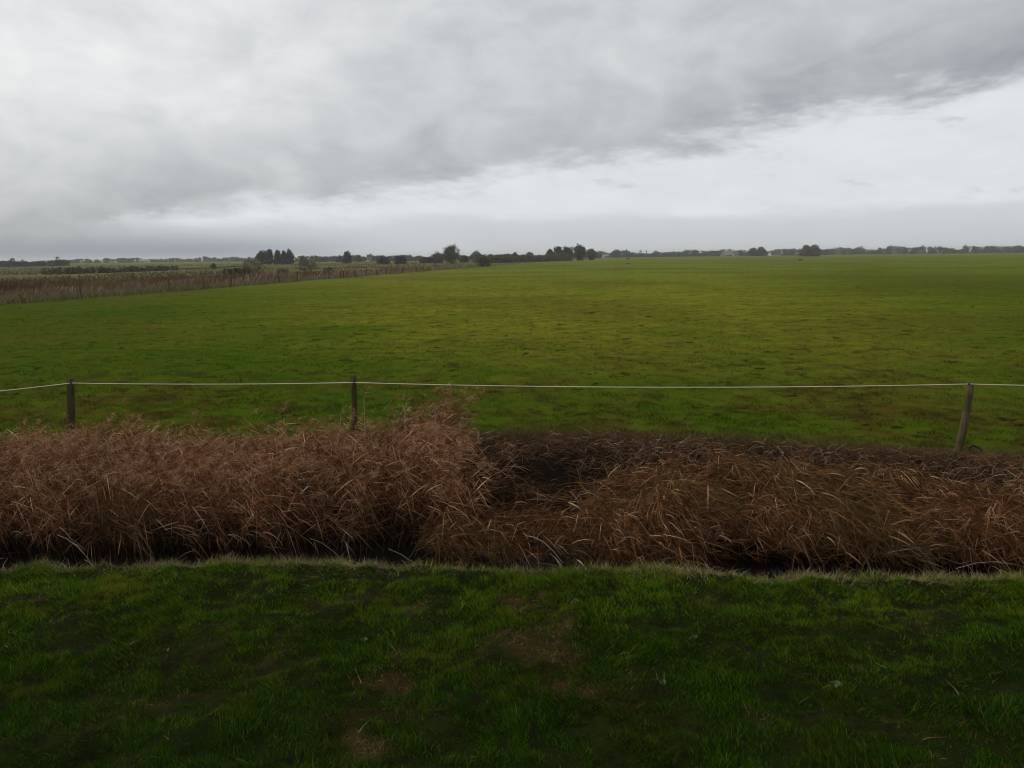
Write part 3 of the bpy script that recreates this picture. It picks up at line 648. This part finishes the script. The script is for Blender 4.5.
tree('bush', 383, 256.5, 11, 330, 'bush', A_, 'rounded brownish bush, left of two before the far trees', 'bush', G1)
tree('bush', 399, 255.3, 13, 320, 'bush', Gm, 'rounded dark green bush, right of two before the far trees', 'bush', G1)
tree('bush', 426, 257, 12, 360, 'bush', E, 'low dark bush left of the big tree', 'bush', G1)
tree('tree', 437, 253.3, 14, 360, 'round', Tw, 'hazy grey rounded tree close left of the big tree', group=G1)
tree('tree', 451.5, 245, 17, 330, 'round', Gm, 'big full tree standing alone, highest left of centre', group=G1, nclump=120, nleaf=46, leaf=.17)
tree('bush', 464, 255.5, 9, 380, 'bush', A_, 'olive bush right at the foot of the big tree', 'bush', G1)
tree('tree', 476, 251.5, 9, 520, 'round', Pl, 'pale round tree right of the big tree', group=G1)
tree('bush', 483, 257, 14, 215, 'bush', A_, 'brown rounded bush at the end of the pasture edge', 'bush', G1, leaf=.10)
# cluster right of centre
tree('tree', 550, 248.5, 6, 430, 'upright', E, 'narrow leftmost tree of the tall cluster', group=G1)
tree('tree', 558.5, 246.8, 9, 435, 'round', E, 'second dark tree of the tall cluster', group=G1)
tree('tree', 567.5, 246.6, 10, 430, 'round', E, 'third dark tree of the tall cluster', group=G1)
tree('tree', 579.5, 245.4, 15, 425, 'round', Gm, 'broadest round tree of the tall cluster', group=G1, nclump=50)
tree('tree', 591.5, 249, 9, 460, 'round', A_, 'paler smaller tree at the right end of the tall cluster', group=G1)
tree('tree', 598, 253, 7, 700, 'round', Gm, 'low tree left of the white cottage', group=G1)
tree('tree', 515, 252, 4, 520, 'upright', E, 'small dark spike of a tree over the brown hedgerow', group=G1)
tree('tree', 530, 252.2, 7, 560, 'round', Gm, 'low round tree over the right end of the brown hedgerow', group=G1)
tree('tree', 616, 250.3, 9, 820, 'round', E, 'dark rounded far tree right of the white cottage', group=G1)
tree('tree', 627, 251.5, 11, 830, 'round', Gm, 'broad far tree, second right of the white cottage', group=G1)
tree('tree', 640.5, 249.4, 4, 850, 'bare', Tw, 'thin bare treetop above the far treeline, left of two', group=G1, nclump=12, nleaf=14)
tree('tree', 646.5, 249.8, 3.5, 850, 'bare', Tw, 'thin bare treetop above the far treeline, right of two', group=G1, nclump=12, nleaf=14)
tree('tree', 657, 250.3, 6, 860, 'bare', Tw, 'sparse treetop above the far treeline right of the bare pair', group=G1, nclump=24, nleaf=24)
tree('tree', 696, 250.2, 7, 900, 'round', Gm, 'round treetop left of the grey roofed farmhouse', group=G1)
tree('tree', 753, 248.4, 9, 800, 'round', E, 'dark tree left of the two close trees by the barn', group=G1)
tree('tree', 761, 247.4, 9, 800, 'round', Gm, 'taller tree beside the barn', group=G1)
tree('tree', 806, 246.0, 11, 640, 'upright', Tw, 'grey brown tree, left half of the square clump on the right', group=G1)
tree('tree', 814.5, 245.4, 11, 640, 'upright', Tw, 'grey brown tree, right half of the square clump on the right', group=G1)
for px, t, w, D, st, m, lab in ((879, 247.2, 5, 1000, 'round', Gm, 'small treetop left of the highest hump on the right treeline'), (890.5, 245.6, 10, 1000, 'round', Gm, 'highest rounded treetop on the right treeline'),
    (905, 246.7, 7, 1010, 'round', E, 'dark treetop between the highest hump and the pointed one'), (913.5, 246.2, 5, 1000, 'upright', E, 'pointed treetop right of the highest hump'), (930.5, 246.3, 3.5, 1000, 'upright', E, 'lone slim treetop on the right treeline'),
    (966, 245.4, 7, 1000, 'bare', Tw, 'pale sparse treetop near the right end of the treeline'), (975, 246.6, 5, 1000, 'upright', E, 'dark slim treetop right of the pale sparse one'), (990, 246.8, 12, 1010, 'round', Gm, 'broad low treetop near the right end of the treeline'), (1018, 246.2, 12, 1000, 'round', Gm, 'broad treetop at the right edge of the picture'),
    (57, 256.8, 6, 560, 'round', Gm, 'rounded tree at the right end of the long dark hedge'), (12.5, 257.8, 5, 560, 'round', Gm, 'rounded tree over the left end of the long dark hedge'), (23, 259.4, 4, 570, 'round', Gm, 'small tree over the long dark hedge, right of the rounded one'),
    (137.5, 257.6, 3.5, 950, 'upright', E, 'dark little tree beside the long pale barn'), (121, 258.6, 6, 1000, 'round', Gm, 'low treetop between the two far left farm buildings'), (154, 258.6, 5, 1000, 'round', Gm, 'low treetop right of the long pale barn'), (196.5, 258.4, 4, 950, 'round', E, 'small dark treetop midway along the left horizon'),
    (232, 257.2, 4, 950, 'bare', Tw, 'thin bare tree left of the twiggy bush'), (237, 257.0, 5, 950, 'round', Gm, 'small rounded tree close left of the twiggy bush'), (249, 256.6, 4, 950, 'bare', Tw, 'thin bare tree behind the twiggy bush')):
    tree('tree', px, t, w, D, st, m, lab, group=G1, nclump=24, nleaf=24)
tree('bush', 628, 258.2, 4.5, 430, 'bush', E, 'dark rush tuft out on the pasture, upper of two', 'bush', 'dark tufts out on the pasture', 10, 20)
tree('bush', 637.5 - 9, 264.6, 4.5, 255, 'bush', E, 'dark rush tuft out on the pasture, lower of two', 'bush', 'dark tufts out on the pasture', 10, 20)
tree('bush', 800.5, 258.6, 7, 300, 'bush', Gm, 'low green rush tuft out on the right of the pasture', 'bush', 'dark tufts out on the pasture', 14, 20)

def strip(name, px0, px1, D0, D1, top, depth, m, label, cat=None, kind=None, group=None, dens=16, leaf=.35, var=.45):
    """hedge or wood: clumps along a line, with its own depth"""
    a, b = at_dist(px0, D0), at_dist(px1, D1); Lg = np.linalg.norm(b - a); mid = (px0 + px1) / 2; pm = (a + b) / 2
    H = height(mid, top, pm); nC = int(max(20, Lg * dens / 10)); o0 = pm if kind != 'stuff' else np.zeros(3); C = []
    u = rs.rand(nC); side = np.array([-(b - a)[1], (b - a)[0], 0]) / Lg
    for t in u:
        c = a + (b - a) * t + side * depth * (rs.rand() - .5); nz = float(fbm(np.array([t * Lg]), np.array([3.1 * px0]), max(8, H * 2.2), 5)[0]); hh = H * (1 + var * (4.2 * (nz - .5) + .5 * rs.normal() * .5)); hh = max(hh, .35 * H)
        q = rs.normal(size=(34, 3)) * np.array([H * .22, H * .22, 0]) + c; q[:, 2] = hh * rs.rand(34) ** .9; C.append(q)
    C = np.concatenate(C); V, Qd = leaf_quads(C - o0, leaf); o = np_mesh(name, V, Qd, m); o.location = o0
    return tag(o, label, cat, group, kind)
HG = 'hedges on the left marsh'
strip('hedge', -60, 63, 500, 520, 261.3, 14, E, 'long dark hedge at the far left, below the sky', 'hedge', group=HG, dens=34, leaf=.5, var=.2)
strip('hedge', 48, 97, 190, 205, 269.5, 4, A_, 'low dark scrub hedge on the left meadow, nearest of the hedges', 'hedge', group=HG, dens=26, leaf=.22)
strip('hedge', 100, 172, 205, 235, 267.2, 4, A_, 'dark hedge in the middle of the left meadow', 'hedge', group=HG, dens=26, leaf=.22, var=.3)
strip('hedge', 160, 246, 238, 330, 268, 4, Gm, 'thin dark hedge line running right across the left meadow', 'hedge', group=HG, dens=22, leaf=.22, var=.4)
strip('hedge', 330, 470, 215, 230, 267.2, 3, Tw, 'low dark reddish hedge behind the row of far posts', 'hedge', group=HG, dens=26, leaf=.2, var=.3)
strip('hedge', 222, 250, 150, 150, 271, 3, A_, 'short dark thicket below the greyish bush', 'hedge', group=HG, dens=30, leaf=.2)
strip('hedgerow', 480, 565, 330, 420, 254.8, 9, A_, 'brown hedgerow between the brown bush and the tall cluster', 'hedge', dens=44, leaf=.32, var=.25)
strip('treeline', 60, 262, 1050, 1050, 259.0, 25, Gm, 'far low treeline along the left horizon', 'treeline', 'stuff', dens=13, leaf=.9, var=.35)
strip('treeline', 296, 480, 640, 620, 256.6, 16, Gm, 'far low treeline either side of the big tree', 'treeline', 'stuff', dens=20, leaf=.6, var=.35)
strip('treeline', 585, 742, 870, 930, 251.9, 18, Gm, 'far dark treeline from the tall cluster to the farmhouse', 'treeline', 'stuff', dens=20, leaf=.7, var=.42)
strip('treeline', 738, 830, 930, 950, 249.8, 20, Gm, 'far hazy treeline behind the farm buildings', 'treeline', 'stuff', dens=18, leaf=.8, var=.25)
strip('treeline', 825, 1090, 1020, 1050, 248.0, 22, Gm, 'far low treeline along the right horizon', 'treeline', 'stuff', dens=15, leaf=.8, var=.5)

# ------------------------------------------------------------------ far farm buildings
M['white'] = m_plain('white_render', (.34, .33, .31), .8, .1, .1, .5); M['grey_roof'] = m_plain('grey_roof', (.22, .205, .18), .8, .2, .15, .6)
M['dark_roof'] = m_plain('dark_roof', (.075, .065, .06), .8, .2, .15, .6); M['brick'] = m_plain('brown_brick', (.16, .10, .075), .85, .2, .2, 1)
M['glass'] = m_plain('window_glass', (.03, .035, .04), .15, .5, .1); M['door'] = m_plain('door_paint', (.06, .08, .06), .5, .4, .1)
def house(px, D, w, d, hw, hr, rot, wm, rm, label, gable=False, chim=True, cat='house', name='farmhouse'):
    p = at_dist(px, D); root = empty(name, p, label, cat); root.rotation_euler = (0, 0, rot)
    mb = MB(); a, b = w / 2, d / 2
    mb.add([(-a, -b, -.3), (a, -b, -.3), (a, b, -.3), (-a, b, -.3), (-a, -b, hw), (a, -b, hw), (a, b, hw), (-a, b, hw), (-a, 0, hw + hr), (a, 0, hw + hr)],
           [(0, 1, 5, 4), (2, 3, 7, 6), (1, 2, 6, 9, 5), (3, 0, 4, 8, 7)]); mb.build('wall', wm, root)
    e = .35; k = hr / b; mr = MB()
    for s in (-1, 1):
        V = [(-a - e, s * (b + e), hw - k * e + .05), (a + e, s * (b + e), hw - k * e + .05), (a + e, 0, hw + hr + .05), (-a - e, 0, hw + hr + .05)]
        mr.add(V + [(x_, y_, z_ + .15) for x_, y_, z_ in V], [(0, 1, 2, 3), (4, 7, 6, 5), (0, 4, 5, 1), (3, 2, 6, 7), (0, 3, 7, 4), (1, 5, 6, 2)])
    rf = mr.build('roof', rm, root)
    if chim: mc = MB(); mc.box((w * .25, 0, hw + hr + .3), (.7, .6, 1.2)); mc.build('chimney', M['brick'], rf)
    nw = max(2, int(w / 3.5))
    for i in range(nw):
        x_ = -a + w * (i + .5) / nw; m1 = MB()
        if i == nw // 2: m1.box((x_, -b - .02, 1.0), (1.0, .06, 2.1)); m1.build('door', M['door'], root)
        else:
            m1.box((x_, -b - .02, hw * .55), (1.3, .06, 1.2)); f_ = m1.build('window', wm, root); m2 = MB(); m2.box((x_, -b - .06, hw * .55), (1.1, .04, 1.0)); m2.build('pane', M['glass'], f_)
house(605.5, 760, 4.2, 5, 1.9, 1.2, .1, M['white'], M['grey_roof'], 'tiny white cottage between the tall cluster and the far treeline')
house(728, 860, 12, 9, 1.2, 4.0, .35, M['brick'], M['grey_roof'], 'farmhouse with a big pale grey roof, left of the barn trees')
house(736, 850, 4.5, 5, 1.9, 1.6, -.1, M['white'], M['dark_roof'], 'small white annex with dark roof right of the grey roofed farmhouse', chim=False, cat='outbuilding', name='outbuilding')
house(774, 850, 9, 7, 1.5, 3.0, .2, M['white'], M['dark_roof'], 'dark roofed barn with a white front right of the tall pair of trees', chim=False, cat='barn', name='barn')
house(142, 960, 14, 8, 1.8, 1.6, .1, M['white'], M['grey_roof'], 'long pale barn on the far left horizon', chim=False, cat='barn', name='barn')
house(113, 980, 6, 6, 1.6, 1.8, -.1, M['white'], M['dark_roof'], 'small white house left of the long pale barn')
house(369.5, 600, 3.2, 4, 2.8, 1.8, .2, M['white'], M['dark_roof'], 'small white house between the slim dark tree and the bushes')

# ------------------------------------------------------------------ haze
me = bpy.data.meshes.new('haze'); mb = MB(); mb.box((0, 2400, 8.4), (11000, 5400, 21.6)); o = mb.build('haze', bpy.data.materials.new('haze')); m = o.data.materials[0]; m.use_nodes = True
nt = m.node_tree; nt.nodes.clear(); vo = nt.nodes.new('ShaderNodeVolumePrincipled'); vo.inputs['Color'].default_value = (.90, .93, .97, 1); vo.inputs['Density'].default_value = .00022
vo.inputs['Anisotropy'].default_value = .2
out = nt.nodes.new('ShaderNodeOutputMaterial'); nt.links.new(vo.outputs[0], out.inputs['Volume']); tag(o, kind='stuff')

# ------------------------------------------------------------------ sky and sun
SUN_EL, SUN_AZ = 34, -80          # degrees; azimuth from the view direction, negative to the left
w = bpy.data.worlds.new('World'); sc.world = w; w.use_nodes = True; nt = w.node_tree; nt.nodes.clear()
sky = N(nt, 'ShaderNodeTexSky', sky_type='NISHITA'); sky.sun_disc = False; sky.sun_elevation = R(SUN_EL); sky.sun_rotation = R(SUN_AZ); sky.air_density = 1.0; sky.dust_density = 2.0
tc = N(nt, 'ShaderNodeTexCoord'); sp = N(nt, 'ShaderNodeSeparateXYZ'); nt.links.new(tc.outputs['Generated'], sp.inputs[0])
x, y, z = sp.outputs
ad = lambda a, b: math_n(nt, 'ADD', a, b); mu = lambda a, b: math_n(nt, 'MULTIPLY', a, b); sb = lambda a, b: math_n(nt, 'SUBTRACT', a, b)
el = mu(math_n(nt, 'ARCSINE', z), 57.3); az = mu(math_n(nt, 'ARCTAN2', x, y), 57.3)
dz = ad(math_n(nt, 'MAXIMUM', z, 0), .20)
cv = N(nt, 'ShaderNodeCombineXYZ'); nt.links.new(math_n(nt, 'DIVIDE', x, dz), cv.inputs[0]); nt.links.new(math_n(nt, 'DIVIDE', y, dz), cv.inputs[1])
n1 = noise_n(nt, .9, 6, cv.outputs[0], .5, .3)
av = N(nt, 'ShaderNodeCombineXYZ'); nt.links.new(mu(az, .05), av.inputs[0]); nt.links.new(mu(el, .16), av.inputs[1])
s1 = noise_n(nt, 1.6, 6, av.outputs[0], .6, .4); s2 = noise_n(nt, 5, 4, av.outputs[0], .6)
a2 = N(nt, 'ShaderNodeCombineXYZ'); nt.links.new(mu(az, .05), a2.inputs[0]); nt.links.new(mu(el, .085), a2.inputs[1]); nt.links.new(mu(az, .02), a2.inputs[2])
n2 = noise_n(nt, 3.0, 7, a2.outputs[0], .5, .6); n3 = noise_n(nt, 9, 5, a2.outputs[0], .55, .4)
# lower edge of the cloud deck climbs to the right
eq = ad(ad(5.7, mu(az, .145)), ad(mu(sb(s1, .5), 6.0), mu(sb(s2, .5), 3.0)))
above = sb(el, eq)
deck = ss_n(nt, -1.2, .9, above)
deck = math_n(nt, 'MAXIMUM', deck, ss_n(nt, 21, 30, ad(mu(az, -1), mu(sb(s1, .5), 14))))
base = .645
lum = ad(base, mu(sb(n1, .5), .12)); lum = ad(lum, mu(sb(n2, .5), .42)); lum = ad(lum, mu(sb(n3, .5), .09)); lum = ad(lum, mu(sb(s2, .5), .12))
lum = sb(lum, mu(ss_n(nt, 6, .0, above), .12))                      # heavier grey near the deck's edge
lum = ad(lum, mu(mu(ss_n(nt, -2, -22, az), ss_n(nt, 5, 12, el)), .18))     # thin bright cloud up left
lum = sb(lum, mu(ss_n(nt, 4, 28, az), .11))
lum = sb(lum, mu(mu(ss_n(nt, 5.5, 1, el), ss_n(nt, -10, -24, az)), .07))
HI = .50                                                                   # brightness of the overhead deck
lum = ad(lum, mu(ss_n(nt, 22, 50, el), HI - .6))
cc = N(nt, 'ShaderNodeCombineColor'); nt.links.new(ad(mu(lum, 1.03), -.034), cc.inputs[0]); nt.links.new(lum, cc.inputs[1]); nt.links.new(ad(mu(lum, .94), .050), cc.inputs[2])
gapL = ad(.80, mu(sb(s2, .5), .12)); gapL = ad(gapL, mu(sb(s1, .5), .12))
wisp = mu(ss_n(nt, .60, .74, noise_n(nt, 4.2, 5, av.outputs[0], .5, .3)), ss_n(nt, 1.5, 3.5, el))
gapL = sb(gapL, mu(wisp, .17)); gapL = ad(gapL, mu(sb(n2, .5), .08))
gc = N(nt, 'ShaderNodeCombineColor'); nt.links.new(mu(gapL, .965), gc.inputs[0]); nt.links.new(gapL, gc.inputs[1]); nt.links.new(mu(gapL, 1.045), gc.inputs[2])
# far low stratus bank along the horizon
low = mu(ss_n(nt, 3.0, 2.0, ad(el, mu(sb(s1, .5), 3.2))), .65)
lb = mix_n(nt, ss_n(nt, -8, -24, az), (.52, .55, .60), (.27, .31, .37))
lb = mix_n(nt, ss_n(nt, 3, .6, el), (.60, .615, .65), lb)
gap = mix_n(nt, low, gc.outputs[0], lb)
fin = mix_n(nt, deck, gap, cc.outputs[0])
fin = mix_n(nt, mu(ss_n(nt, 1.8, .4, el), ss_n(nt, -6, -22, az)), fin, (.28, .32, .38))
sc10 = N(nt, 'ShaderNodeMix', data_type='RGBA', blend_type='MULTIPLY'); sc10.inputs[0].default_value = 1; nt.links.new(fin, sc10.inputs[6]); sc10.inputs[7].default_value = (10, 10, 10, 1)
out_c = mix_n(nt, .07, sc10.outputs[2], sky.outputs[0])
bg = N(nt, 'ShaderNodeBackground'); bg.inputs[1].default_value = .1; nt.links.new(out_c, bg.inputs[0])
wo = N(nt, 'ShaderNodeOutputWorld'); nt.links.new(bg.outputs[0], wo.inputs[0])
sl = bpy.data.lights.new('sun', 'SUN'); sl.energy = 1.5; sl.angle = R(10); sl.color = (1, .93, .82); so = bpy.data.objects.new('sun', sl); col.objects.link(so)
dirv = Vector((math.sin(R(SUN_AZ)) * math.cos(R(SUN_EL)), math.cos(R(SUN_AZ)) * math.cos(R(SUN_EL)), math.sin(R(SUN_EL))))
so.rotation_euler = (-dirv).to_track_quat('-Z', 'Y').to_euler()

vs = sc.view_settings; sc.display_settings.display_device = 'sRGB'; vs.view_transform = 'Standard'; vs.look = 'None'; vs.exposure = 0; vs.gamma = 1; vs.use_curve_mapping = False
sc.render.filter_size = 1.1; sc.render.engine = 'CYCLES'; cy = sc.cycles; cy.filter_width = 1.1; cy.use_denoising = True; cy.max_bounces = 6; cy.diffuse_bounces = 3; cy.glossy_bounces = 2; cy.transmission_bounces = 3; cy.volume_bounces = 1; cy.transparent_max_bounces = 4
